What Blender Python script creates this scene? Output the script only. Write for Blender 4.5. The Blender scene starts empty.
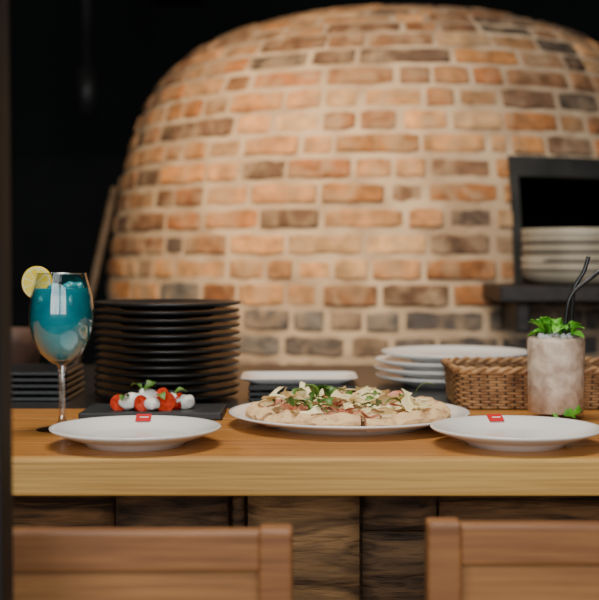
import bpy, bmesh, math, random
from mathutils import Vector, Matrix, noise, Euler
random.seed(7)
R=random.random
def U(a,b): return a+(b-a)*random.random()
S=bpy.context.scene
T=0.88          # bar top height
CAMZ=1.104

# ------------------------------------------------------------ materials
def srgb(r,g,b):
    def c(u):
        u/=255.0
        return u/12.92 if u<=0.04045 else ((u+0.055)/1.055)**2.4
    return (c(r),c(g),c(b),1)
def newmat(name):
    m=bpy.data.materials.new(name); m.use_nodes=True
    n=m.node_tree.nodes; l=m.node_tree.links
    return m,n,l,n['Principled BSDF']
def mat(name,c1,c2=None,rough=0.5,metal=0.0,scale=20,stretch=(1,1,1),bump=0.0,bscale=None,trans=0.0,sss=0.0,spec=0.5,detail=5,lo=0.35,hi=0.65,coat=0.0,dist=0.0,bdist=0.004):
    m,n,l,p=newmat(name)
    if c2 is None: c2=tuple(x*0.82 for x in c1[:3])+(1,)
    tc=n.new('ShaderNodeTexCoord'); mp=n.new('ShaderNodeMapping')
    mp.inputs['Scale'].default_value=stretch
    l.new(tc.outputs['Object'],mp.inputs['Vector'])
    nz=n.new('ShaderNodeTexNoise'); nz.inputs['Scale'].default_value=scale; nz.inputs['Detail'].default_value=detail
    nz.inputs['Distortion'].default_value=dist
    l.new(mp.outputs[0],nz.inputs['Vector'])
    cr=n.new('ShaderNodeValToRGB'); cr.color_ramp.elements[0].position=lo; cr.color_ramp.elements[1].position=hi
    cr.color_ramp.elements[0].color=c1; cr.color_ramp.elements[1].color=c2
    l.new(nz.outputs['Fac'],cr.inputs['Fac']); l.new(cr.outputs['Color'],p.inputs['Base Color'])
    p.inputs['Roughness'].default_value=rough; p.inputs['Metallic'].default_value=metal
    p.inputs['Transmission Weight'].default_value=trans
    p.inputs['Specular IOR Level'].default_value=spec
    p.inputs['Coat Weight'].default_value=coat
    if sss>0:
        p.inputs['Subsurface Weight'].default_value=sss; p.inputs['Subsurface Scale'].default_value=0.01
    if bump>0:
        b=n.new('ShaderNodeBump'); b.inputs['Strength'].default_value=bump; b.inputs['Distance'].default_value=bdist
        if bscale:
            nz2=n.new('ShaderNodeTexNoise'); nz2.inputs['Scale'].default_value=bscale; nz2.inputs['Detail'].default_value=6
            l.new(mp.outputs[0],nz2.inputs['Vector']); l.new(nz2.outputs['Fac'],b.inputs['Height'])
        else: l.new(nz.outputs['Fac'],b.inputs['Height'])
        l.new(b.outputs[0],p.inputs['Normal'])
    return m
def thin_glass(name,tint=(1,1,1,1),rough=0.02,base=0.07,gain=.85):
    m,n,l,p=newmat(name); n.remove(p)
    out=[x for x in n if x.type=='OUTPUT_MATERIAL'][0]
    t=n.new('ShaderNodeBsdfTransparent'); t.inputs[0].default_value=tint
    g=n.new('ShaderNodeBsdfGlossy'); g.inputs['Roughness'].default_value=rough
    lw=n.new('ShaderNodeLayerWeight'); lw.inputs['Blend'].default_value=0.25
    ad=n.new('ShaderNodeMath'); ad.operation='MULTIPLY_ADD'; ad.inputs[1].default_value=gain; ad.inputs[2].default_value=base; ad.use_clamp=True
    l.new(lw.outputs['Facing'],ad.inputs[0])
    pw=n.new('ShaderNodeMath'); pw.operation='POWER'; pw.inputs[1].default_value=1.3
    l.new(ad.outputs[0],pw.inputs[0])
    mx=n.new('ShaderNodeMixShader'); l.new(pw.outputs[0],mx.inputs[0]); l.new(t.outputs[0],mx.inputs[1]); l.new(g.outputs[0],mx.inputs[2])
    l.new(mx.outputs[0],out.inputs[0])
    return m

M_white=mat('white_porcelain',(0.88,0.86,0.82,1),(0.85,0.83,0.79,1),rough=0.22,scale=6,coat=0.3)
M_red=mat('red_label',(0.7,0.01,0.012,1),rough=0.4)
M_black=mat('black_stoneware',(0.009,0.011,0.012,1),(0.016,0.018,0.019,1),rough=0.34,scale=30)
M_slate=mat('slate',(0.012,0.013,0.014,1),(0.025,0.025,0.026,1),rough=0.5,scale=25,bump=0.3)
M_top=mat('bar_top_wood',srgb(190,130,60),srgb(150,94,38),rough=0.42,scale=7,stretch=(1.0,22,22),lo=0.3,hi=0.7,bump=0.05,coat=0.08,detail=8)
M_edge=mat('bar_edge_wood',srgb(210,164,84),srgb(172,124,56),rough=0.55,scale=9,stretch=(0.7,34,40),lo=0.3,hi=0.7,bump=0.12,detail=8)
M_chair=mat('chair_wood',srgb(158,104,56),srgb(116,70,34),rough=0.48,scale=6,stretch=(1.2,18,30),lo=0.3,hi=0.7)
M_chairp=mat('chair_panel_wood',srgb(166,114,62),srgb(132,86,44),rough=0.48,scale=6,stretch=(1.2,18,30),lo=0.3,hi=0.7)
def rustic(name,a,b,st):
    return mat(name,a,b,rough=0.85,scale=9,stretch=st,lo=0.34,hi=0.66,bump=1.0,bscale=14,dist=0.9,detail=12,bdist=0.010)
M_ru=[rustic('old_timber_a',srgb(144,104,64),srgb(60,41,26),(1.0,5,9)),
      rustic('old_timber_b',srgb(118,88,58),srgb(46,33,22),(1.2,5,8)),
      rustic('old_timber_c',srgb(164,126,82),srgb(84,61,40),(1.1,5,7))]
M_post=mat('painted_steel',(0.006,0.006,0.008,1),(0.008,0.008,0.01,1),rough=0.6)
M_iron=mat('dark_iron',(0.03,0.028,0.026,1),(0.05,0.04,0.035,1),rough=0.5,metal=0.7,scale=40,bump=0.2)
M_counter=mat('dark_counter',(0.014,0.014,0.014,1),(0.025,0.022,0.02,1),rough=0.35,scale=12)
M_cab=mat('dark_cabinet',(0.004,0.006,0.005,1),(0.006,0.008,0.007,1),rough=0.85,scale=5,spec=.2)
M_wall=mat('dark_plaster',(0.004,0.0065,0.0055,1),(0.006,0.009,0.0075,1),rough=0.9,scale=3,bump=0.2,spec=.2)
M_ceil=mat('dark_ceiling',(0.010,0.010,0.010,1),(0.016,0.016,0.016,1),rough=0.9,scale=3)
M_floor=mat('floor_concrete',(0.10,0.085,0.07,1),(0.07,0.06,0.05,1),rough=0.6,scale=4,bump=0.1)
M_steel=mat('dull_steel',(0.035,0.04,0.036,1),(0.022,0.025,0.023,1),rough=0.5,metal=0.5,scale=10)
M_soot=mat('soot',(0.006,0.007,0.007,1),(0.010,0.011,0.010,1),rough=0.95,scale=10)
M_lint=mat('sooty_lintel',(0.030,0.029,0.027,1),(0.015,0.015,0.014,1),rough=0.7,scale=14)
M_mortar=mat('mortar',srgb(204,178,146),srgb(164,138,110),rough=0.95,scale=9,bump=0.8,bscale=60)
M_bowl=mat('stoneware_bowl',srgb(186,172,148),srgb(160,148,126),rough=0.4,scale=8)
M_bowlband=mat('stoneware_band',srgb(120,110,94),srgb(96,86,74),rough=0.5,scale=8)
M_wick=mat('wicker',srgb(190,144,94),srgb(120,80,48),rough=0.6,scale=60,lo=0.3,hi=0.7,bump=0.3)
M_wickd=mat('wicker_dark',srgb(86,56,34),srgb(54,34,20),rough=0.7,scale=60)
M_crust=mat('pizza_crust',srgb(240,198,144),srgb(150,88,48),rough=0.7,scale=48,lo=0.52,hi=0.76,bump=0.6,bscale=120)
M_base=mat('pizza_underside',srgb(230,188,138),srgb(112,62,36),rough=0.8,scale=60,lo=0.46,hi=0.74)
M_cheese=mat('pizza_top',srgb(246,226,180),srgb(206,118,70),rough=0.45,scale=45,lo=0.52,hi=0.70,bump=0.6,bscale=90)
M_ham=mat('prosciutto',srgb(188,98,72),srgb(222,154,120),rough=0.4,scale=70,sss=0.1)
M_parm=mat('parmesan',srgb(250,234,184),srgb(240,218,156),rough=0.5,scale=60)
M_leaf=mat('green_leaf',srgb(96,132,48),srgb(58,96,30),rough=0.45,scale=60)
M_mint=mat('mint_leaf',srgb(120,194,58),srgb(72,144,36),rough=0.45,scale=80)
M_tom=mat('tomato',srgb(184,40,20),srgb(146,22,12),rough=0.15,scale=40,coat=0.5)
M_tomf=mat('tomato_flesh',srgb(196,66,40),srgb(160,38,24),rough=0.2,scale=160,coat=0.4)
M_mozz=mat('mozzarella',(0.85,0.83,0.76,1),(0.8,0.78,0.7,1),rough=0.3,scale=40,sss=0.2)
M_lemr=mat('lemon_rind',srgb(240,204,40),srgb(230,188,24),rough=0.4,scale=90,bump=0.2)
M_lemp=mat('lemon_pith',srgb(250,240,180),rough=0.6)
M_lemf=mat('lemon_flesh',srgb(248,226,90),srgb(238,206,56),rough=0.35,scale=120,coat=0.2)
M_blue=mat('blue_cocktail',srgb(0,130,146),srgb(8,156,166),rough=0.2,scale=30,trans=0.15,coat=0.1)
M_bluel=mat('blue_ice',srgb(60,170,180),srgb(26,146,158),rough=0.25,scale=30,trans=0.2)
M_glass=thin_glass('clear_glass')
M_glass2=thin_glass('frosted_tumbler_glass',rough=.35,base=.04,gain=.35)
M_rim=thin_glass('glass_rim',rough=0.12,base=0.45,gain=.5)
M_stem=thin_glass('glass_stem',rough=0.15,base=0.30,gain=.7)
M_ice=mat('crushed_ice',srgb(232,212,188),srgb(176,148,126),rough=0.6,scale=60,bump=0.5,bscale=140,lo=0.3,hi=0.7,spec=.2)
M_icet=mat('ice_lumps',(0.85,0.85,0.83,1),(0.7,0.7,0.68,1),rough=0.25,scale=60,trans=0.2)
M_straw=mat('black_straw',(0.008,0.008,0.01,1),rough=0.35)
M_terra=mat('terracotta',srgb(96,66,50),srgb(70,48,38),rough=0.6)
M_frame=mat('window_frame_paint',(0.05,0.05,0.05,1),rough=0.5)

# brick material with per brick colour
def brickmat():
    m,n,l,p=newmat('oven_brick')
    at=n.new('ShaderNodeAttribute'); at.attribute_name='Col'
    tc=n.new('ShaderNodeTexCoord')
    nz=n.new('ShaderNodeTexNoise'); nz.inputs['Scale'].default_value=24; nz.inputs['Detail'].default_value=8
    l.new(tc.outputs['Object'],nz.inputs['Vector'])
    mr=n.new('ShaderNodeMapRange'); mr.inputs[1].default_value=0.3; mr.inputs[2].default_value=0.7; mr.inputs[3].default_value=0.55; mr.inputs[4].default_value=1.4
    l.new(nz.outputs['Fac'],mr.inputs[0])
    mul=n.new('ShaderNodeMix'); mul.data_type='RGBA'; mul.blend_type='MULTIPLY'; mul.inputs[0].default_value=1
    l.new(at.outputs['Color'],mul.inputs[6]); l.new(mr.outputs[0],mul.inputs[7])
    n2=n.new('ShaderNodeTexNoise'); n2.inputs['Scale'].default_value=13; n2.inputs['Detail'].default_value=8; n2.inputs['Distortion'].default_value=0.8
    l.new(tc.outputs['Object'],n2.inputs['Vector'])
    cr=n.new('ShaderNodeValToRGB'); cr.color_ramp.elements[0].position=0.46; cr.color_ramp.elements[1].position=0.68
    cr.color_ramp.elements[1].color=(0.7,0.7,0.7,1)
    l.new(n2.outputs['Fac'],cr.inputs['Fac'])
    mx=n.new('ShaderNodeMix'); mx.data_type='RGBA'
    l.new(cr.outputs['Color'],mx.inputs[0]); l.new(mul.outputs[2],mx.inputs[6]); mx.inputs[7].default_value=srgb(176,148,116)
    l.new(mx.outputs[2],p.inputs['Base Color']); p.inputs['Roughness'].default_value=0.9
    b=n.new('ShaderNodeBump'); b.inputs['Strength'].default_value=0.8; b.inputs['Distance'].default_value=0.006
    n3=n.new('ShaderNodeTexNoise'); n3.inputs['Scale'].default_value=50; n3.inputs['Detail'].default_value=6
    l.new(tc.outputs['Object'],n3.inputs['Vector']); l.new(n3.outputs['Fac'],b.inputs['Height']); l.new(b.outputs[0],p.inputs['Normal'])
    return m
M_brick=brickmat()

# ------------------------------------------------------------ mesh builder
class MB:
    def __init__(s): s.v=[];s.f=[];s.m=[];s.sm=[];s.c=[];s.mats=[]
    def add(s,vs,fs,mt,smooth=True,M=None,col=None):
        o=len(s.v)
        s.v+= [tuple(M@Vector(v)) if M else tuple(v) for v in vs]
        if mt not in s.mats: s.mats.append(mt)
        k=s.mats.index(mt)
        for f in fs:
            s.f.append([i+o for i in f]); s.m.append(k); s.sm.append(smooth); s.c.append(col)
    def lathe(s,prof,mt,loc=(0,0,0),segs=64,M=None,mf=None):
        vs=[];fs=[]
        for r,z in prof:
            r=max(r,1e-5)
            for i in range(segs):
                a=2*math.pi*i/segs; vs.append((loc[0]+r*math.cos(a),loc[1]+r*math.sin(a),loc[2]+z))
        for j in range(len(prof)-1):
            for i in range(segs):
                i2=(i+1)%segs
                fs.append((j*segs+i,j*segs+i2,(j+1)*segs+i2,(j+1)*segs+i))
        s.add(vs,fs,mt,True,M)
    def box(s,c,d,mt,bev=0.0,rot=None,M=None,segs=2,smooth=False,jit=0):
        bm=bmesh.new(); bmesh.ops.create_cube(bm,size=1)
        for v in bm.verts:
            v.co=Vector((v.co.x*d[0],v.co.y*d[1],v.co.z*d[2]))
            if jit: v.co+=Vector((U(-jit,jit),U(-jit,jit),U(-jit,jit)))
        if bev>0: bmesh.ops.bevel(bm,geom=list(bm.edges),offset=bev,segments=segs,affect='EDGES',profile=0.5)
        MM=Matrix.Translation(c)
        if rot: MM=MM@Euler(rot).to_matrix().to_4x4()
        if M: MM=M@MM
        bm.verts.index_update()
        s.add([v.co.copy() for v in bm.verts],[[v.index for v in f.verts] for f in bm.faces],mt,smooth,MM)
        bm.free()
    def timber(s,c,d,mt,amp=.004,seed=0):
        nx=max(4,int(d[0]/.02)); nz_=max(3,int(d[2]/.008)); vs=[];fs=[]
        for i in range(nx+1):
            for j in range(nz_+1):
                x=(i/nx-.5)*d[0]; z=(j/nz_-.5)*d[2]
                q=Vector((x*5+seed,z*40,seed)); e=min(1,min(i,nx-i)/1.0,min(j,nz_-j)/1.0)
                y=-d[1]/2+amp*noise.noise(q)*1.3+ (0.006 if e<1 else 0)
                zz=z+.003*noise.noise(Vector((x*9,seed*3,j)))*(1 if e<1 else .3)
                vs.append((c[0]+x,c[1]+y,c[2]+zz))
        W=nz_+1
        for i in range(nx):
            for j in range(nz_): fs.append((i*W+j,(i+1)*W+j,(i+1)*W+j+1,i*W+j+1))
        nb=len(vs); ring=[i*W for i in range(nx+1)]+[nx*W+j for j in range(1,W)]+[i*W+nz_ for i in range(nx-1,-1,-1)]+[j for j in range(nz_-1,0,-1)]
        for k in ring: v=vs[k]; vs.append((v[0],c[1]+d[1]/2,v[2]))
        n=len(ring)
        for k in range(n): fs.append((ring[k],nb+k,nb+(k+1)%n,ring[(k+1)%n]))
        s.add(vs,fs,mt,True)
    def tube(s,path,r,mt,n=8,closed=False,M=None,cap=True):
        P=[Vector(p) for p in path]; N=len(P); vs=[];fs=[]
        up=Vector((0,0,1)); prev=None
        for i,p in enumerate(P):
            a=P[(i-1)%N] if (closed or i>0) else p
            b=P[(i+1)%N] if (closed or i<N-1) else p
            t=(b-a).normalized()
            if prev is None:
                ref=up if abs(t.dot(up))<0.9 else Vector((1,0,0))
                u=t.cross(ref).normalized()
            else:
                u=(prev-t*prev.dot(t)).normalized()
            prev=u; w=t.cross(u)
            rr=r[i] if isinstance(r,(list,tuple)) else r
            for k in range(n):
                an=2*math.pi*k/n; vs.append(p+(u*math.cos(an)+w*math.sin(an))*rr)
        for i in range(N if closed else N-1):
            j=(i+1)%N
            for k in range(n):
                k2=(k+1)%n; fs.append((i*n+k,i*n+k2,j*n+k2,j*n+k))
        if cap and not closed:
            fs.append(tuple(range(n-1,-1,-1))); fs.append(tuple((N-1)*n+k for k in range(n)))
        s.add(vs,fs,mt,True,M)
    def blob(s,c,sc,mt,nz=0.0,freq=30,sub=3,rot=None,seed=0,cut=None,cutmt=None):
        bm=bmesh.new(); bmesh.ops.create_icosphere(bm,subdivisions=sub,radius=1)
        MM=Matrix.Translation(c)
        if rot: MM=MM@Euler(rot).to_matrix().to_4x4()
        if cut is not None:
            bmesh.ops.bisect_plane(bm,geom=list(bm.verts)+list(bm.edges)+list(bm.faces),plane_co=(0,0,cut),plane_no=(0,0,1),clear_outer=True)
            be=[e for e in bm.edges if e.is_boundary]
            r_=bmesh.ops.contextual_create(bm,geom=be)
        bm.faces.ensure_lookup_table(); bm.verts.index_update()
        vs=[]
        for v in bm.verts:
            k=1+nz*noise.noise(v.co*freq+Vector((seed,seed*2,0)))
            vs.append(Vector((v.co.x*sc[0]*k,v.co.y*sc[1]*k,v.co.z*sc[2]*k)))
        f1=[[v.index for v in f.verts] for f in bm.faces if len(f.verts)<=4]
        f2=[[v.index for v in f.verts] for f in bm.faces if len(f.verts)>4]
        s.add(vs,f1,mt,True,MM)
        if f2: s.add(vs,f2,cutmt or mt,False,MM)
        bm.free()
    def leaf(s,c,L,W,rot,mt,curl=0.3,serr=0.0):
        nu=8; vs=[];fs=[]
        MM=Matrix.Translation(c)@Euler(rot).to_matrix().to_4x4()
        for i in range(nu+1):
            t=i/nu; w=W*0.5*math.sin(math.pi*min(1,t*0.93+0.05))**0.8*(1+serr*(1 if i%2 else -1))
            zc=curl*L*math.sin(t*math.pi)*0.5
            for k in (-1,-0.5,0,0.5,1):
                vs.append((t*L,k*w,zc+abs(k)*w*0.35))
        for i in range(nu):
            for k in range(4):
                a=i*5+k; fs.append((a,a+1,a+6,a+5))
        s.add(vs,fs,mt,True,MM)
    def strip(s,c,L,W,rot,mt,amp=0.004,freq=3,th=0):
        nu=18; vs=[];fs=[]
        MM=Matrix.Translation(c)@Euler(rot).to_matrix().to_4x4(); ph=R()*6; nvv=5
        for i in range(nu+1):
            t=i/nu
            for k in range(nvv):
                q=k/(nvv-1)-0.5
                vs.append(((t-0.5)*L,q*W*(0.7+0.3*math.sin(t*9+ph)),amp*math.sin(t*freq*6.28+ph+q*1.5)+amp*0.6*math.cos(q*6+ph)))
        for i in range(nu):
            for k in range(nvv-1):
                a=i*nvv+k; fs.append((a,a+1,a+nvv+1,a+nvv))
        s.add(vs,fs,mt,True,MM)
    def obj(s,name,loc=(0,0,0),parent=None,rot=None,weld=True,rotz=0,sc=1):
        me=bpy.data.meshes.new(name); me.from_pydata([tuple(q*sc for q in v) for v in s.v] if sc!=1 else s.v,[],s.f)
        for m in s.mats: me.materials.append(m)
        me.polygons.foreach_set('material_index',s.m); me.polygons.foreach_set('use_smooth',s.sm)
        if any(c is not None for c in s.c):
            ca=me.color_attributes.new('Col','FLOAT_COLOR','CORNER')
            i=0
            for f,c in zip(s.f,s.c):
                for _ in f:
                    ca.data[i].color=c if c else (0.3,0.3,0.3,1); i+=1
        me.update()
        o=bpy.data.objects.new(name,me); S.collection.objects.link(o); o.location=loc; o.rotation_euler[2]=rotz
        if parent: o.parent=parent
        return o
def empty(name,loc=(0,0,0)):
    e=bpy.data.objects.new(name,None); S.collection.objects.link(e); e.location=loc; e.empty_display_size=0.05
    return e
def simplebox(name,x0,x1,y0,y1,z0,z1,mt,bev=0.0,parent=None):
    b=MB(); b.box((0,0,0),(x1-x0,y1-y0,z1-z0),mt,bev)
    return b.obj(name,((x0+x1)/2,(y0+y1)/2,(z0+z1)/2),parent)

# ------------------------------------------------------------ room
X0,X1,Y0,Y1,H=-3.2,3.4,-1.6,5.4,3.0
simplebox('floor',X0-.1,X1+.1,Y0-.1,Y1+.1,-0.1,0,M_floor)
simplebox('ceiling',X0-.1,X1+.1,Y0-.1,Y1+.1,H,H+.1,M_ceil)
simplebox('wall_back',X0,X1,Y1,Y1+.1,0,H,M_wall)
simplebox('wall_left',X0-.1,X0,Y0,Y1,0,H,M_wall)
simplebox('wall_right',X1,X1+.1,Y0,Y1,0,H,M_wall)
b=MB()   # wall behind the camera with window opening
wx0,wx1,wz0,wz1=-2.2,1.6,0.9,2.7
for (a,c,d,e) in ((X0,wx0,0,H),(wx1,X1,0,H),(wx0,wx1,0,wz0),(wx0,wx1,wz1,H)):
    b.box(((a+c)/2,Y0-.05,(d+e)/2),(c-a,0.1,e-d),M_wall)
b.obj('wall_front')
b=MB()
for x in (wx0+.03,wx0+1.27,wx0+2.53,wx1-.03): b.box((x,Y0-.05,(wz0+wz1)/2),(0.06,0.06,wz1-wz0),M_frame,0.004)
for z in (wz0+.03,wz1-.03): b.box(((wx0+wx1)/2,Y0-.05,z),(wx1-wx0,0.055,0.06),M_frame,0.004)
b.obj('window_1')

# slender steel post in front of the bar
b=MB(); b.box((0,0,H/2),(0.045,0.045,H),M_post,0.003); b.box((0,0,0.006),(0.11,0.11,0.012),M_post,0.002)
b.obj('steel_post',(-0.2575,0.995,0))

# ------------------------------------------------------------ bar
bar=empty('bar_counter',(0,1.6,0))
def par(o,p):
    o.parent=p; o.matrix_parent_inverse=Matrix.Translation(-p.location)
bx0,bx1=-1.5,1.5
b=MB()
ny=4; yy=[1.385,1.49,1.60,1.71,1.82]
for i in range(4):
    b.box((0,(yy[i]+yy[i+1])/2,T-0.0205),(bx1-bx0,yy[i+1]-yy[i]-0.0006,0.041),M_top,0.0008,segs=1)
o=b.obj('bar_top'); par(o,bar)
b=MB(); b.box((0,1.3745,T-0.0205),(bx1-bx0,0.021,0.041),M_edge,0.003); o=b.obj('edge_board'); par(o,bar)
# rustic base
b=MB()
b.box((0,1.66,0.415),(2.9,0.24,0.82),M_ru[1])
cols=[(-1.45,-0.92),(-0.92,-0.225),(-0.225,-0.085),(-0.085,-0.065),(-0.065,0.075),(0.075,0.17),(0.17,0.62),(0.62,1.1),(1.1,1.45)]
sd=0
for ci,(a,c) in enumerate(cols):
    w=c-a; z=T-0.043
    while z>0.02:
        sd+=1.7
        if w>0.4: h=0.032 if z>T-0.06 else U(0.1,0.16)
        elif ci in(2,): h=U(.2,.3)
        elif ci==4: h=U(.13,.2)
        else: h=U(0.06,0.1)
        h=min(h,z)
        pr=U(0.0,0.014)+(0.018 if ci in(2,4) else 0)
        mm=M_ru[2] if ci==4 else (M_ru[0] if ci in(1,6) else M_ru[random.randrange(2)])
        b.timber(((a+c)/2,1.53-pr/2,z-h/2),(w-0.005,0.03+pr,h-0.005),mm,amp=.006,seed=sd)
        z-=h
o=b.obj('timber_cladding'); par(o,bar)

# kitchen counter behind
b=MB()
b.box((0,2.19,T-0.02),(3.0,0.73,0.04),M_counter,0.003)
b.box((0,2.19,0.42),(2.9,0.68,0.84),M_counter,0.004)
for i in range(5): b.box((-1.16+i*0.58,2.535,0.45),(0.54,0.015,0.7),M_steel,0.004)
b.obj('kitchen_counter')

# ------------------------------------------------------------ chairs
def chair(name,x0,w,y,top,rz=0):
    b=MB(); pw=0.03; x1=x0+w; cx=(x0+x1)/2
    for xx in (-w/2+pw/2,w/2-pw/2):
        b.box((xx,0,top/2),(pw,0.028,top),M_chair,0.003)              # back post / rear leg
        b.box((xx,0.345,0.225),(pw,0.03,0.45),M_chair,0.004)          # front leg
        b.box((xx,0.17,0.42),(0.02,0.32,0.045),M_chair,0.003)
        b.box((xx,0.17,0.18),(0.018,0.32,0.025),M_chair,0.003)
    iw=w-2*pw
    b.box((0,0.001,top-0.0205),(iw+0.004,0.021,0.036),M_chair,0.003)     # top rail
    b.box((0,0.006,top-0.15),(iw+0.004,0.007,0.225),M_chairp,0.001)   # inset panel
    b.box((0,0.0,top-0.275),(iw+0.004,0.022,0.035),M_chair,0.004)
    b.box((0,0.345,0.42),(iw,0.02,0.045),M_chair,0.003)
    b.box((0,0.0,0.42),(iw,0.02,0.045),M_chair,0.003)
    b.box((0,0.17,0.20),(iw,0.018,0.022),M_chair,0.003)
    b.box((0,0.185,0.455),(w-0.004,0.36,0.02),M_chairp,0.006)         # seat
    return b.obj(name,(cx,y,0),rotz=rz)
chair('dining_chair',-0.432,0.426,1.10,0.863)
chair('dining_chair',0.113,0.426,1.10,0.869,rz=0.0)

# ------------------------------------------------------------ plates
def dinner_plate(name,x,y,r=0.1015,lab=0.0):
    b=MB(); k=r/0.1015
    prof=[(0,.004),(.05,.004),(.053,0),(.058,0),(.062,.005),(.083,.012),(.0995,.0185),(.1013,.0200),(.1015,.0212),(.1005,.0219),(.097,.0212),(.084,.0165),(.068,.0105),(.060,.0085),(.05,.008),(0,.008)]
    b.lathe([(p*k,z) for p,z in prof],M_white,segs=96)
    MM=Euler((0,0,lab)).to_matrix().to_4x4()
    b.box((0,0.0885*k,.0203),(0.019,0.018,0.0012),M_red,0.0003,rot=(0.36,0,0),M=MM,segs=1)
    b.box((0.001,0.0885*k-.0005,.0210),(0.011,0.0018,0.0006),M_white,0,rot=(0.36,0,0),M=MM)
    return b.obj(name,(x,y,T))
dinner_plate('dinner_plate',-0.195,1.475,lab=0.02)
dinner_plate('dinner_plate',0.2575,1.475,lab=0.12)
b=MB(); r=.1605
b.lathe([(0,.003),(.095,.003),(.1,0),(.108,0),(.112,.004),(.14,.010),(r-.002,.0155),(r,.017),(r-.001,.0182),(r-.005,.0178),(.142,.0135),(.118,.0085),(.10,.0075),(0,.0075)],M_white,segs=112)
b.obj('serving_plate',(0.066,1.655,T))

# ------------------------------------------------------------ pizza
b=MB()
PR=0.138; nsl=6; nr=18; na=20
for k in range(nsl):
    a0=2*math.pi*k/nsl+0.62; a1=a0+2*math.pi/nsl; g=0.025
    am=(a0+a1)/2; off=Vector((math.cos(am),math.sin(am),0))*U(-0.004,0.003)
    lift=U(0,0.006); rl=U(-.0,.005); vs=[];bot=[]
    for i in range(nr+1):
        t=0.03+0.97*i/nr
        for j in range(na+1):
            a=a0+g+(a1-a0-2*g)*j/na
            rr=PR*t*(1+0.05*noise.noise(Vector((math.cos(a)*2.5,math.sin(a)*2.5,3+k))))
            x,y=rr*math.cos(a),rr*math.sin(a)
            h=0.0065+0.003*noise.noise(Vector((x*45,y*45,1)))+0.002*noise.noise(Vector((x*130,y*130,5)))
            if t>0.80:
                q=(t-0.80)/0.20
                h+=0.0085*math.sin(math.pi*min(1,q*0.93))**0.7*(1+0.9*noise.noise(Vector((math.cos(a)*7,math.sin(a)*7,9))))
                if q>0.9: h-=0.003
            wz=rl*(j/na)*t + lift*(1-t)+.0025*(1+noise.noise(Vector((x*20,y*20,k*3))))
            vs.append((x+off.x,y+off.y,h+wz)); bot.append(((x+off.x)*.985,(y+off.y)*.985,max(0,wz-.002)))
    W=na+1
    fin=[];fout=[]
    for i in range(nr):
        for j in range(na):
            f=(i*W+j,i*W+j+1,(i+1)*W+j+1,(i+1)*W+j)
            (fout if i>=nr*0.78 else fin).append(f)
    nb=len(vs); allv=vs+bot
    side=[];under=[]
    for j in range(na): side.append((nr*W+j,nr*W+j+1,nb+nr*W+j+1,nb+nr*W+j))
    for i in range(nr):
        side.append((i*W,(i+1)*W,nb+(i+1)*W,nb+i*W)); side.append((i*W+na,(i+1)*W+na,nb+(i+1)*W+na,nb+i*W+na))
        for j in range(na): under.append((nb+i*W+j,nb+(i+1)*W+j,nb+(i+1)*W+j+1,nb+i*W+j+1))
    b.add(allv,fin,M_cheese); b.add(allv,fout,M_crust); b.add(allv,side+under,M_base)
for i in range(26):
    a=U(0,6.28); q=PR*math.sqrt(U(0.02,0.66))
    b.strip((q*math.cos(a),q*math.sin(a),U(0.012,0.021)),U(0.03,0.06),U(0.012,0.022),(U(-.5,.5),U(-.3,.3),U(0,6.28)),M_ham,amp=U(.002,.004),freq=U(1,2.2))
for i in range(62):
    a=U(0,6.28); q=PR*math.sqrt(U(0.0,0.68))
    b.strip((q*math.cos(a),q*math.sin(a),U(0.016,0.031-0.1*max(0,q-.09))),U(0.024,0.055),U(0.014,0.026),(U(-.6,.6),U(-.45,.45),U(0,6.28)),M_parm,amp=U(.001,.003),freq=U(.3,.8))
for i in range(34):
    a=U(0,6.28); q=PR*math.sqrt(U(0.0,0.6))
    b.leaf((q*math.cos(a),q*math.sin(a),U(0.013,0.027)),U(0.018,0.034),U(0.007,0.012),(U(-.5,.5),U(-.5,.2),U(0,6.28)),M_leaf,curl=U(.1,.6),serr=0.15)
for i in range(7): b.leaf((-0.035+U(-.012,.012),U(-.04,.02),0.030),0.026,0.013,(U(-.4,.4),U(-.8,-.2),U(0,6.28)),M_leaf,curl=.5)
b.obj('pizza',(0.066,1.655,T+0.0078))

# ------------------------------------------------------------ blue cocktail
ck=empty('blue_cocktail',(-0.306,1.60,T))
b=MB()
foot=[(0,0.0),(.033,0.0),(.0335,.001),(.030,.0022),(.012,.005),(.0055,.010),(.0042,.02),(.0038,.05),(.0042,.075),(.0065,.083)]
b.lathe(foot,M_stem,segs=64)
outer=[(.0065,.083),(.016,.088),(.028,.099),(.037,.116),(.0415,.136),(.0418,.150),(.0395,.172),(.0345,.190),(.0315,.2015)]
b.lathe(outer,M_glass,segs=64)
inner=[(.0312,.2015),(.034,.190),(.0387,.172),(.0410,.150),(.0406,.136),(.0362,.1165),(.0272,.1005),(.015,.0895),(0,.0875)]
b.lathe(inner,M_glass,segs=64)
b.tube([(.0314*math.cos(i*math.pi/32),.0314*math.sin(i*math.pi/32),.2015) for i in range(64)],.0007,M_rim,n=8,closed=True)
o=b.obj('wine_glass',(0,0,0),ck)
b=MB()
b.lathe([(0,.0885),(.0145,.0905),(.0266,.1015),(.0355,.1173),(.0399,.1365),(.0403,.150),(.0381,.171),(.0352,.182),(.0342,.1828),(0,.1828)],M_blue,segs=64)
o=b.obj('blue_liquid',(0,0,0),ck)
b=MB()
for i,(x,y,z) in enumerate(((-.008,-.012,.182),(.012,.0,.183),(-.014,.010,.182),(.010,-.016,.181),(0.016,-0.0285,.167),(-.018,-.0265,.169),(0.02,.012,.182))):
    b.box((x,y,z),(.015,.013,.013),M_bluel,.004,rot=(U(0,3),U(0,3),U(0,3)),smooth=True,segs=3)
o=b.obj('ice_cubes',(0,0,0),ck)
b=MB()
LM=Matrix.Translation((-.0305,-.003,.1895))@Euler((math.radians(90),0,math.radians(-14))).to_matrix().to_4x4()
lr=.0215
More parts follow.
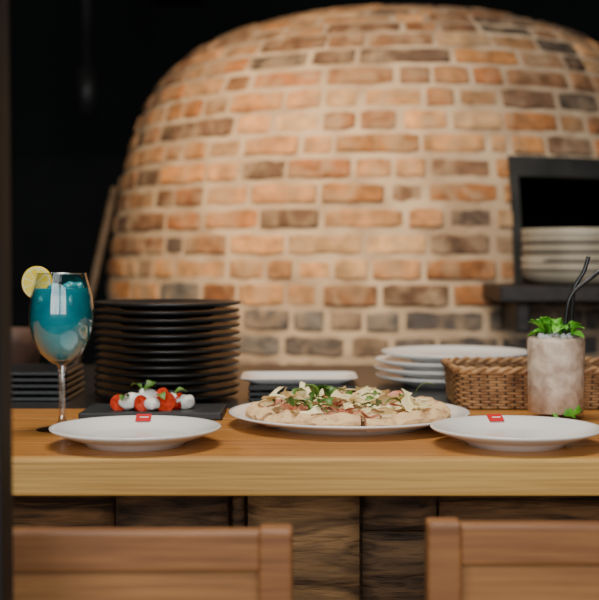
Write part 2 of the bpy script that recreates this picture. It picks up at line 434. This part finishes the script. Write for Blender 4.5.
b.lathe([(0,-.0022),(lr-.001,-.0022),(lr,-.001),(lr,.001),(lr-.001,.0022),(lr-.0022,.0023),(0,.0021)],M_lemr,segs=48,M=LM)
b.lathe([(0,.0024),(lr-.0016,.0025)],M_lemp,segs=48,M=LM)
b.lathe([(0,-.0024),(lr-.0016,-.0025)],M_lemp,segs=48,M=LM)
for sgn in (1,-1):
    for k in range(9):
        a0=k*2*math.pi/9+.05; a1=(k+1)*2*math.pi/9-.05; rr=lr-.0032
        vs=[(.0016*math.cos((a0+a1)/2),.0016*math.sin((a0+a1)/2),sgn*.0028)]
        for j in range(7):
            a=a0+(a1-a0)*j/6; q=rr*(1-.06*abs(j-3)/3); vs.append((q*math.cos(a),q*math.sin(a),sgn*.0029))
        b.add(vs,[[0]+list(range(1,8))],M_lemf,False,LM)
o=b.obj('lemon_slice',(0,0,0),ck)

# ------------------------------------------------------------ mojito
mj=empty('mojito',(0.355,1.72,T))
b=MB()
b.lathe([(0,0),(.036,0),(.0385,.002),(.0395,.05),(.0405,.113),(.0403,.1138),(.0398,.113),(.0388,.05),(.0378,.008),(0,.007)],M_glass2,segs=64)
b.obj('tumbler_glass',(0,0,0),mj)
b=MB()
b.lathe([(0,.008),(.0372,.0085),(.0384,.05),(.0392,.106),(.037,.111),(0,.114)],M_ice,segs=64)
b.obj('crushed_ice',(0,0,0),mj)
b=MB()
for i in range(20):
    a=U(0,6.28); q=U(0,.032)
    b.box((q*math.cos(a),q*math.sin(a),.112+U(0,.003)),(U(.006,.010),)*3,M_icet,.002,rot=(U(0,3),U(0,3),U(0,3)))
b.obj('ice_lumps',(0,0,0),mj)
b=MB()
for i in range(46):
    a=U(0,6.28); q=U(0,.026)
    b.leaf((q*math.cos(a)-.0,q*math.sin(a)-.004,.114+U(0,.012)),U(.016,.026),U(.012,.019),(U(-.5,.5),U(-.8,.3),a+U(-.6,.6)),M_mint,curl=U(.2,.6),serr=0.1)
for i in range(16):
    a=-math.pi/2+U(-.2,.9)
    z=U(.006,.016)
    b.blob((.0379*math.cos(a),.0379*math.sin(a),z),(U(.004,.007),.0012,U(.002,.0035)),M_mint,rot=(0,U(-.9,.9),a+math.pi/2),sub=2)
b.obj('mint_leaves',(0,0,0),mj)
def smoothpath(pts,n=8):
    out=[]; P=[Vector(p) for p in pts]
    for i in range(len(P)-1):
        p0=P[max(i-1,0)];p1=P[i];p2=P[i+1];p3=P[min(i+2,len(P)-1)]
        for k in range(n):
            t=k/n
            out.append(0.5*((2*p1)+(-p0+p2)*t+(2*p0-5*p1+4*p2-p3)*t*t+(-p0+3*p1-3*p2+p3)*t**3))
    out.append(P[-1]); return out
b=MB()
b.tube(smoothpath([(.004,-.004,.03),(.010,-.006,.115),(.014,-.008,.155),(.019,-.008,.170),(.028,-.007,.180),(.05,-.004,.196),(.066,0,.209)]),.0029,M_straw,n=12)
b.tube(smoothpath([(.010,.006,.03),(.020,.004,.115),(.0225,.0,.160),(.024,0,.178),(.030,0,.190),(.038,0,.203),(.044,.0,.223)]),.0029,M_straw,n=12)
for (x,y,z) in ((.0150,-.008,.158),(.0163,-.008,.1625),(.0180,-.008,.167),(.0227,0,.168),(.0231,0,.1715),(.0236,0,.175)):
    b.blob((x,y,z),(.0035,.0035,.001),M_straw,sub=2)
b.obj('drinking_straws',(0,0,0),mj)

# ------------------------------------------------------------ caprese on slate
b=MB(); b.box((0,0,.005),(.195,.115,.010),M_slate,.002,jit=.001); b.obj('slate_board',(-.203,1.745,T))
b=MB()
for (x,y,z,r,rx,ry) in ((-.046,-.010,.010,.0125,.9,-.5),(-.031,.012,.011,.013,.3,.6),(-.012,-.020,.010,.012,1.1,.2),(.022,-.016,.012,.0145,1.0,.7),(.036,.000,.012,.0135,.5,-.7),(.008,.014,.012,.014,.2,.2),(.014,-.002,.019,.0125,.9,-.2)):
    b.blob((x,y,z),(r,r*1.15,r*.95),M_tom,rot=(rx,ry,U(-.6,.6)),cut=.12,cutmt=M_tomf)
for (x,y,z,r) in ((-.029,-.012,.013,.0140),(.004,-.024,.010,.0105),(-.006,.002,.019,.0135),(.050,.000,.011,.0125),(.028,.014,.012,.012)):
    b.blob((x,y,z),(r*1.2,r,r*.85),M_mozz,nz=.25,freq=1.6,seed=x*100,rot=(U(-.3,.3),U(-.4,.4),U(0,3)))
for (x,y,z,a,ry) in ((-.010,-.010,.028,.5,-.2),(-.014,-.004,.029,2.6,-.2),(-.004,-.004,.030,1.2,-.4),(.012,-.020,.022,-1.0,.2),(-.030,-.020,.020,-2,.2),(.034,-.010,.023,0.3,-.1)):
    b.leaf((x,y,z),.020,.014,(.2,ry,a),M_leaf,curl=.5)
b.obj('caprese_salad',(-.207,1.735,T+.0098),sc=.96)

# ------------------------------------------------------------ black plate stack
b=MB(); n=13; sp=.0117
for i in range(n):
    z=i*sp; k=1.0+U(-.006,.006)+0.02*(i/n); ox,oy=U(-.0012,.0012),U(-.001,.001)
    prof=[(0,.002),(.06,.002),(.064,0),(.07,0),(.074,.003),(.100,.0055),(.112,.0085),(.114,.0115),(.1125,.0125),(.108,.0115),(.098,.0085),(.072,.006),(0,.0055)]
    b.lathe([(p*k,q) for p,q in prof],M_black,(ox,oy,z),segs=72)
b.obj('black_plate_stack',(-.208,1.955,T))

b=MB()
for i in range(5):
    b.box((U(-.003,.003),U(-.003,.003),.004+i*.0098),(.20,.15,.0065),M_black,.002,rot=(0,0,U(-.02,.02)))
    for sx in (-.085,.085): b.box((sx,0,.0085+i*.0098-.001),(.01,.12,.004),M_black,.001)
b.obj('black_tray_stack',(-.455,1.98,T))
b=MB(); b.lathe([(0,.004),(.03,.004),(.032,0),(.036,.0),(.05,.03),(.06,.065),(.063,.088),(.061,.09),(.057,.066),(.046,.03),(0,.012)],M_terra,segs=48)
b.obj('terracotta_bowl',(-.53,2.28,T))

# middle trays with white dish
b=MB()
for i in range(3):
    b.box((U(-.002,.002),U(-.002,.002),.0035+i*.0085),(.172,.15,.006),M_black,.002,rot=(0,0,U(-.02,.02)))
    for sx in (-.07,.07):
        if i<2: b.box((sx,0,.0075+i*.0085-.001),(.008,.12,.004),M_black,.0008)
b.obj('black_tray_stack',(.008,1.975,T))
b=MB()
def rdish(b,w,d,h,mt,rc=.02):
    def loop(w,d,z,rc):
        pts=[]
        for (sx,sy,a0) in ((1,1,0),(-1,1,90),(-1,-1,180),(1,-1,270)):
            for k in range(6):
                a=math.radians(a0+k*18); pts.append((sx*(w/2-rc)+rc*math.cos(a),sy*(d/2-rc)+rc*math.sin(a),z))
        return pts
    loops=[loop(w*.75,d*.75,0,rc*.7),loop(w*.8,d*.8,.001,rc*.8),loop(w-.002,d-.002,h-.001,rc),loop(w,d,h,rc),loop(w-.006,d-.006,h,rc*.9),loop(w*.8,d*.8,.004,rc*.8)]
    vs=[p for l in loops for p in l]; N=24; fs=[]
    for j in range(len(loops)-1):
        for i in range(N): fs.append((j*N+i,j*N+(i+1)%N,(j+1)*N+(i+1)%N,(j+1)*N+i))
    fs.append(tuple(range(N-1,-1,-1))); fs.append(tuple(5*N+i for i in range(N)))
    b.add(vs,fs,mt)
rdish(b,.185,.13,.010,M_white)
b.obj('white_serving_dish',(-.001,1.985,T+.0238))

# white plates stack
b=MB()
for i in range(4):
    k=.13 if i==3 else .122
    z=i*.0135
    pr=[(0,.003),(.5,.003),(.52,0),(.6,0),(.64,.004),(.9,.0115),(1,.0165),(1.0,.0185),(.975,.0185),(.9,.0145),(.65,.0075),(0,.007)]
    b.lathe([(p*k,q) for p,q in pr],M_white,(U(-.002,.002) + (0.012 if i==3 else -.006),0,z),segs=80)
b.obj('white_plate_stack',(.26,2.165,T))

# ------------------------------------------------------------ wicker basket
b=MB(); bw,bd,bh=.26,.17,.062
def rr_path(w,d,rc,N=176):
    L=2*(w-2*rc)+2*(d-2*rc)+2*math.pi*rc; out=[]
    for i in range(N):
        s=L*i/N
        ln=[w-2*rc,math.pi*rc/2,d-2*rc,math.pi*rc/2]*2
        for kind in range(8):
            if s<=ln[kind]: break
            s-=ln[kind]
        c=[(w/2-rc,d/2-rc),(-w/2+rc,d/2-rc),(-w/2+rc,-d/2+rc),(w/2-rc,-d/2+rc)]
        if kind==0: p=(w/2-rc-s,d/2); nn=(0,1)
        elif kind==1: a=math.pi/2+s/rc; p=(c[1][0]+rc*math.cos(a),c[1][1]+rc*math.sin(a)); nn=(math.cos(a),math.sin(a))
        elif kind==2: p=(-w/2,d/2-rc-s); nn=(-1,0)
        elif kind==3: a=math.pi+s/rc; p=(c[2][0]+rc*math.cos(a),c[2][1]+rc*math.sin(a)); nn=(math.cos(a),math.sin(a))
        elif kind==4: p=(-w/2+rc+s,-d/2); nn=(0,-1)
        elif kind==5: a=1.5*math.pi+s/rc; p=(c[3][0]+rc*math.cos(a),c[3][1]+rc*math.sin(a)); nn=(math.cos(a),math.sin(a))
        elif kind==6: p=(w/2,-d/2+rc+s); nn=(1,0)
        else: a=s/rc; p=(c[0][0]+rc*math.cos(a),c[0][1]+rc*math.sin(a)); nn=(math.cos(a),math.sin(a))
        out.append((p,nn))
    return out
NN=264; per=4; rows=13
base=rr_path(bw,bd,.03,NN)
for j in range(rows):
    z=.003+j*(bh-.012)/(rows-1); fl=1+0.05*z/bh
    path=[]
    for i,(p,nn) in enumerate(base):
        o=.0019*math.cos(2*math.pi*i/(per*2)+(math.pi if j%2 else 0))
        path.append((p[0]*fl+nn[0]*o,p[1]*fl+nn[1]*o,z))
    b.tube(path,.0022,M_wick,n=6,closed=True)
for i in range(0,NN,per):
    p,nn=base[i]
    b.tube([(p[0],p[1],0),(p[0]*1.05,p[1]*1.05,bh-.004)],.0016,M_wickd,n=5)
for ph in (0,math.pi):
    path=[]
    for i,(p,nn) in enumerate(base):
        a=2*math.pi*i/11+ph
        path.append((p[0]*1.055+nn[0]*.0028*math.cos(a),p[1]*1.055+nn[1]*.0028*math.cos(a),bh-.005+.003*math.sin(a)))
    b.tube(path,.0036,M_wick,n=6,closed=True)
b.box((0,0,.003),(bw*.97,bd*.97,.004),M_wickd,.001)
b.obj('wicker_basket',(.365,1.895,T))

# ------------------------------------------------------------ brick oven
OX,OY=.292,3.8
ctrl=[(.865,0),(.865,.35),(.865,.7),(.865,.95),(.855,1.1),(.832,1.27),(.795,1.42),(.742,1.55),(.66,1.655),(.55,1.725),(.40,1.775),(.22,1.806),(.08,1.816),(0,1.817)]
def cr_interp(pts,n=24):
    out=[]
    P=[Vector((p[0],p[1],0)) for p in pts]
    for i in range(len(P)-1):
        p0=P[max(i-1,0)];p1=P[i];p2=P[i+1];p3=P[min(i+2,len(P)-1)]
        for k in range(n):
            t=k/n
            out.append(0.5*((2*p1)+(-p0+p2)*t+(2*p0-5*p1+4*p2-p3)*t*t+(-p0+3*p1-3*p2+p3)*t**3))
    out.append(P[-1]); return out
prof=cr_interp(ctrl); acc=[0]
for i in range(1,len(prof)): acc.append(acc[-1]+(prof[i]-prof[i-1]).length)
SL=acc[-1]
import bisect
def pr_at(s):
    s=max(0,min(SL-1e-6,s)); i=max(1,bisect.bisect_right(acc,s)); i=min(i,len(prof)-1)
    t=(s-acc[i-1])/(acc[i]-acc[i-1]); p=prof[i-1].lerp(prof[i],t); d=(prof[i]-prof[i-1]).normalized()
    return max(p.x,0.0),p.y,d.y,-d.x
def opos(s,th,off):
    r,z,nr_,nz_=pr_at(s); r2=r+off*nr_
    return (r2*math.sin(th),-r2*math.cos(th),z+off*nz_)
step=.0612
D2=math.radians
ot0,ot1=D2(15),D2(47.5); oc0,oc1=17,22
oven=empty('brick_pizza_oven',(OX,OY,0))
def shell(off,mt,name,smooth=True):
    b=MB(); ns=int(SL/step); rowsS=[i*step for i in range(ns+1)]+[SL]
    nt=144; vs=[];fs=[]
    for s in rowsS:
        for j in range(nt): vs.append(opos(s,2*math.pi*j/nt,off))
    for i in range(len(rowsS)-1):
        for j in range(nt):
            th=2*math.pi*(j+.5)/nt
            if oc0<=i<oc1 and ot0<th<ot1: continue
            j2=(j+1)%nt; fs.append((i*nt+j,i*nt+j2,(i+1)*nt+j2,(i+1)*nt+j))
    b.add(vs,fs,mt,smooth); return b.obj(name,(0,0,0),oven)
shell(.002,M_mortar,'mortar_shell')
shell(-.12,M_soot,'inner_lining')
b=MB(); s0,s1=oc0*step,oc1*step
for th in (ot0,ot1):
    for k in range(oc0,oc1):
        a,c=k*step,(k+1)*step
        b.add([opos(a,th,0.008),opos(c,th,0.008),opos(c,th,-.12),opos(a,th,-.12)],[(0,1,2,3)],M_soot,False)
for s in (s0,s1):
    for j in range(13):
        t0=ot0+(ot1-ot0)*j/13; t1=ot0+(ot1-ot0)*(j+1)/13
        b.add([opos(s,t0,0.008),opos(s,t1,0.008),opos(s,t1,-.12),opos(s,t0,-.12)],[(0,1,2,3)],M_soot,False)
b.lathe([(0,0),(.76,0)],M_soot,(0,0,s0-.005),segs=48)
b.obj('oven_mouth_reveal',(0,0,0),oven)
b=MB()
def curved_bar(sa,sb,ta,tb,o0,o1,n,mt):
    vs=[];fs=[]
    for j in range(n+1):
        t=ta+(tb-ta)*j/n
        vs+=[opos(sa,t,o0),opos(sa,t,o1),opos(sb,t,o1),opos(sb,t,o0)]
    for j in range(n):
        for q in range(4): fs.append((j*4+q,j*4+(q+1)%4,(j+1)*4+(q+1)%4,(j+1)*4+q))
    fs.append((0,1,2,3)); fs.append((n*4+3,n*4+2,n*4+1,n*4)); b.add(vs,fs,mt,False)
curved_bar(s1-.050,s1+.0,ot0-.005,ot1+.005,-.02,.010,14,M_lint)
for q in range(5): curved_bar(s0+q*(s1-s0)/5,s0+(q+1)*(s1-s0)/5,ot0-.006,ot0+.02,-.02,.010,2,M_lint); curved_bar(s0+q*(s1-s0)/5,s0+(q+1)*(s1-s0)/5,ot1-.02,ot1+.006,-.02,.010,2,M_lint)
b.obj('mouth_frame',(0,0,0),oven)
# bricks
b=MB()
pal_hot=[(182,122,68),(166,106,58),(190,136,86),(150,94,54),(184,130,84),(148,102,66),(196,152,106),(158,116,78),(130,90,60),(172,124,80)]
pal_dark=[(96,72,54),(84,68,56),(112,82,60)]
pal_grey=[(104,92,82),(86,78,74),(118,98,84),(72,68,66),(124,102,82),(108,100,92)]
i=0
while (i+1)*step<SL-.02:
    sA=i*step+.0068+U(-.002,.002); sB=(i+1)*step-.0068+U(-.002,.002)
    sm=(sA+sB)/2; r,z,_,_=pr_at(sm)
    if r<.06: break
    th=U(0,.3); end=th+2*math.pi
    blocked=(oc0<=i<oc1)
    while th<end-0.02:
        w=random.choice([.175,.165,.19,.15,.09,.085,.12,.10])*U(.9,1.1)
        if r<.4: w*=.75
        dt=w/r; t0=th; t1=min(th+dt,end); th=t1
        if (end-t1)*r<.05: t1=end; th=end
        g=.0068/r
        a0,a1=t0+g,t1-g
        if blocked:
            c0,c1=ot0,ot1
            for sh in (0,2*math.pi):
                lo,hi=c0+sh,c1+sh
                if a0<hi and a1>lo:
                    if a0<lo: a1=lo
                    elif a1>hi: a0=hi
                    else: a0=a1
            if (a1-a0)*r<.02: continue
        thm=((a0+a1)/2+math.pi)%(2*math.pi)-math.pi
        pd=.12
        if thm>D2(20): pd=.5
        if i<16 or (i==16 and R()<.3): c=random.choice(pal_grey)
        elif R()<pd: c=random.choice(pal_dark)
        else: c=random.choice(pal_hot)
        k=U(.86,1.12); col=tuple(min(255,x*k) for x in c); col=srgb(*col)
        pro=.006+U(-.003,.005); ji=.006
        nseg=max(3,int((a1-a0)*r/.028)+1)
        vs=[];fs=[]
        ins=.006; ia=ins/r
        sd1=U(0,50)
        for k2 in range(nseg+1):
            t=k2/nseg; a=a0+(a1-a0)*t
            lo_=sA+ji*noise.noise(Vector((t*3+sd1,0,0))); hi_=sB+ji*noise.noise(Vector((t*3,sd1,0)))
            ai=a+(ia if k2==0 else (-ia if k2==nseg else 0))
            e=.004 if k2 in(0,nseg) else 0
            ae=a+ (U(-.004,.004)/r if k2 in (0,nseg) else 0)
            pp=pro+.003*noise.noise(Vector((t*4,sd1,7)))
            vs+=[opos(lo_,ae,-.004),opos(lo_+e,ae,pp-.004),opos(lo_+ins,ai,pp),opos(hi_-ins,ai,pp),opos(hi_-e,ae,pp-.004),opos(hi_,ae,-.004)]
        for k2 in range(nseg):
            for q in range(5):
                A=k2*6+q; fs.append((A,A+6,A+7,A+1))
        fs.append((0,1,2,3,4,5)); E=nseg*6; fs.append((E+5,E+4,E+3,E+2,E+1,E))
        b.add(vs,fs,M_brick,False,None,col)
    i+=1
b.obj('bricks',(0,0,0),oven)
b=MB()
b.box((.42,-.945,1.022),(.56,.36,.036),M_iron,.004)
for x in (.2,.64): b.box((x,-.94,.97),(.03,.26,.07),M_iron,.004)
b.obj('landing_shelf',(0,0,0),oven)

# stack of bowls on shelf
b=MB()
for i in range(5):
    z=i*.0205; k=.133-(.002 if i<4 else -.001)
    pr=[(0,.004),(.6,.004),(.62,0),(.72,0),(.92,.010),(.975,.022),(1.0,.040),(.985,.0415),(.955,.030),(.88,.016),(0,.010)]
    b.lathe([(p*k,q) for p,q in pr],M_bowl,(U(-.0015,.0015),0,z),segs=64)
    if i<4: b.lathe([(.984*k+.0008,.027),(.997*k+.0008,.0365)],M_bowlband,(0,0,z),segs=64)
b.obj('stoneware_bowl_stack',(.632,2.80,1.041))

# pizza peel leaning on the oven, handle up
b=MB()
p0=Vector((-.80,3.40,0)); p1=Vector((-.53,3.58,1.30)); d=(p1-p0).normalized()
M_handle=mat('worn_handle',srgb(120,96,72),srgb(84,66,48),rough=0.6)
b.tube([p0+d*.25,p1],.011,M_handle,n=12)
MM=Matrix.Translation(p0)@d.to_track_quat('Z','Y').to_matrix().to_4x4()
b.box((0,0,.14),(.26,.006,.28),M_steel,.002,M=MM)
b.obj('pizza_peel')

# background: extract pipe, vent, cabinets in the dark kitchen
b=MB()
b.tube([(-.78,4.6,3.0),(-.78,4.6,1.75)],.022,M_steel,n=20)
b.tube([(-.78,4.6,1.79),(-.78,4.6,1.62)],.04,M_steel,n=20)
b.obj('extract_pipe')
b=MB()
b.box((-.42,4.2,2.04),(.18,.3,.14),M_steel,.01); b.tube([(-.42,4.2,2.1),(-.42,4.2,3.0)],.06,M_steel,n=20)
b.obj('ceiling_vent')
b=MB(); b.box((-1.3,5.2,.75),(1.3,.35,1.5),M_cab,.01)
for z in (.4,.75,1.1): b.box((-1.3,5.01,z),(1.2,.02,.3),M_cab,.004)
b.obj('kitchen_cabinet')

# ------------------------------------------------------------ lights
def look(o,t): o.rotation_euler=(Vector(t)-o.location).to_track_quat('-Z','Y').to_euler()
def area(name,loc,tgt,sx,sy,power,col):
    l=bpy.data.lights.new(name,'AREA'); l.shape='RECTANGLE'; l.size=sx; l.size_y=sy; l.energy=power; l.color=col
    o=bpy.data.objects.new(name,l); S.collection.objects.link(o); o.location=loc; look(o,tgt); return o
area('window_daylight',(-.3,Y0+.02,1.9),(0,1.6,1.0),3.4,1.5,112,(0.95,0.98,1.0))
area('added_top_light',(-.1,1.75,2.85),(0,1.65,.9),1.2,.5,42,(1.0,.92,.80))  # added overhead light to brighten the bar top, no fixture behind it
def spot(name,loc,tgt,power,col,size,blend,rad):
    l=bpy.data.lights.new(name,'SPOT'); l.energy=power; l.color=col; l.spot_size=D2(size); l.spot_blend=blend; l.shadow_soft_size=rad
    o=bpy.data.objects.new(name,l); S.collection.objects.link(o); o.location=loc; look(o,tgt); return o
spot('oven_spot',(-.85,1.5,2.45),(-.06,3.1,1.28),250,(1.0,.71,.38),35,1.0,.06)
w=bpy.data.worlds.new('World'); S.world=w; w.use_nodes=True
w.node_tree.nodes['Background'].inputs[0].default_value=(0.8,0.9,1,1); w.node_tree.nodes['Background'].inputs[1].default_value=0.15

# ------------------------------------------------------------ camera
cd=bpy.data.cameras.new('Camera'); cam=bpy.data.objects.new('Camera',cd); S.collection.objects.link(cam)
cam.location=(0,0,CAMZ); cam.rotation_euler=(math.radians(90-2.03),0,0)
cd.sensor_width=36; cd.lens=1243/599*36; cd.clip_start=.05
cd.dof.use_dof=True; cd.dof.focus_distance=1.55; cd.dof.aperture_fstop=4.6
S.camera=cam
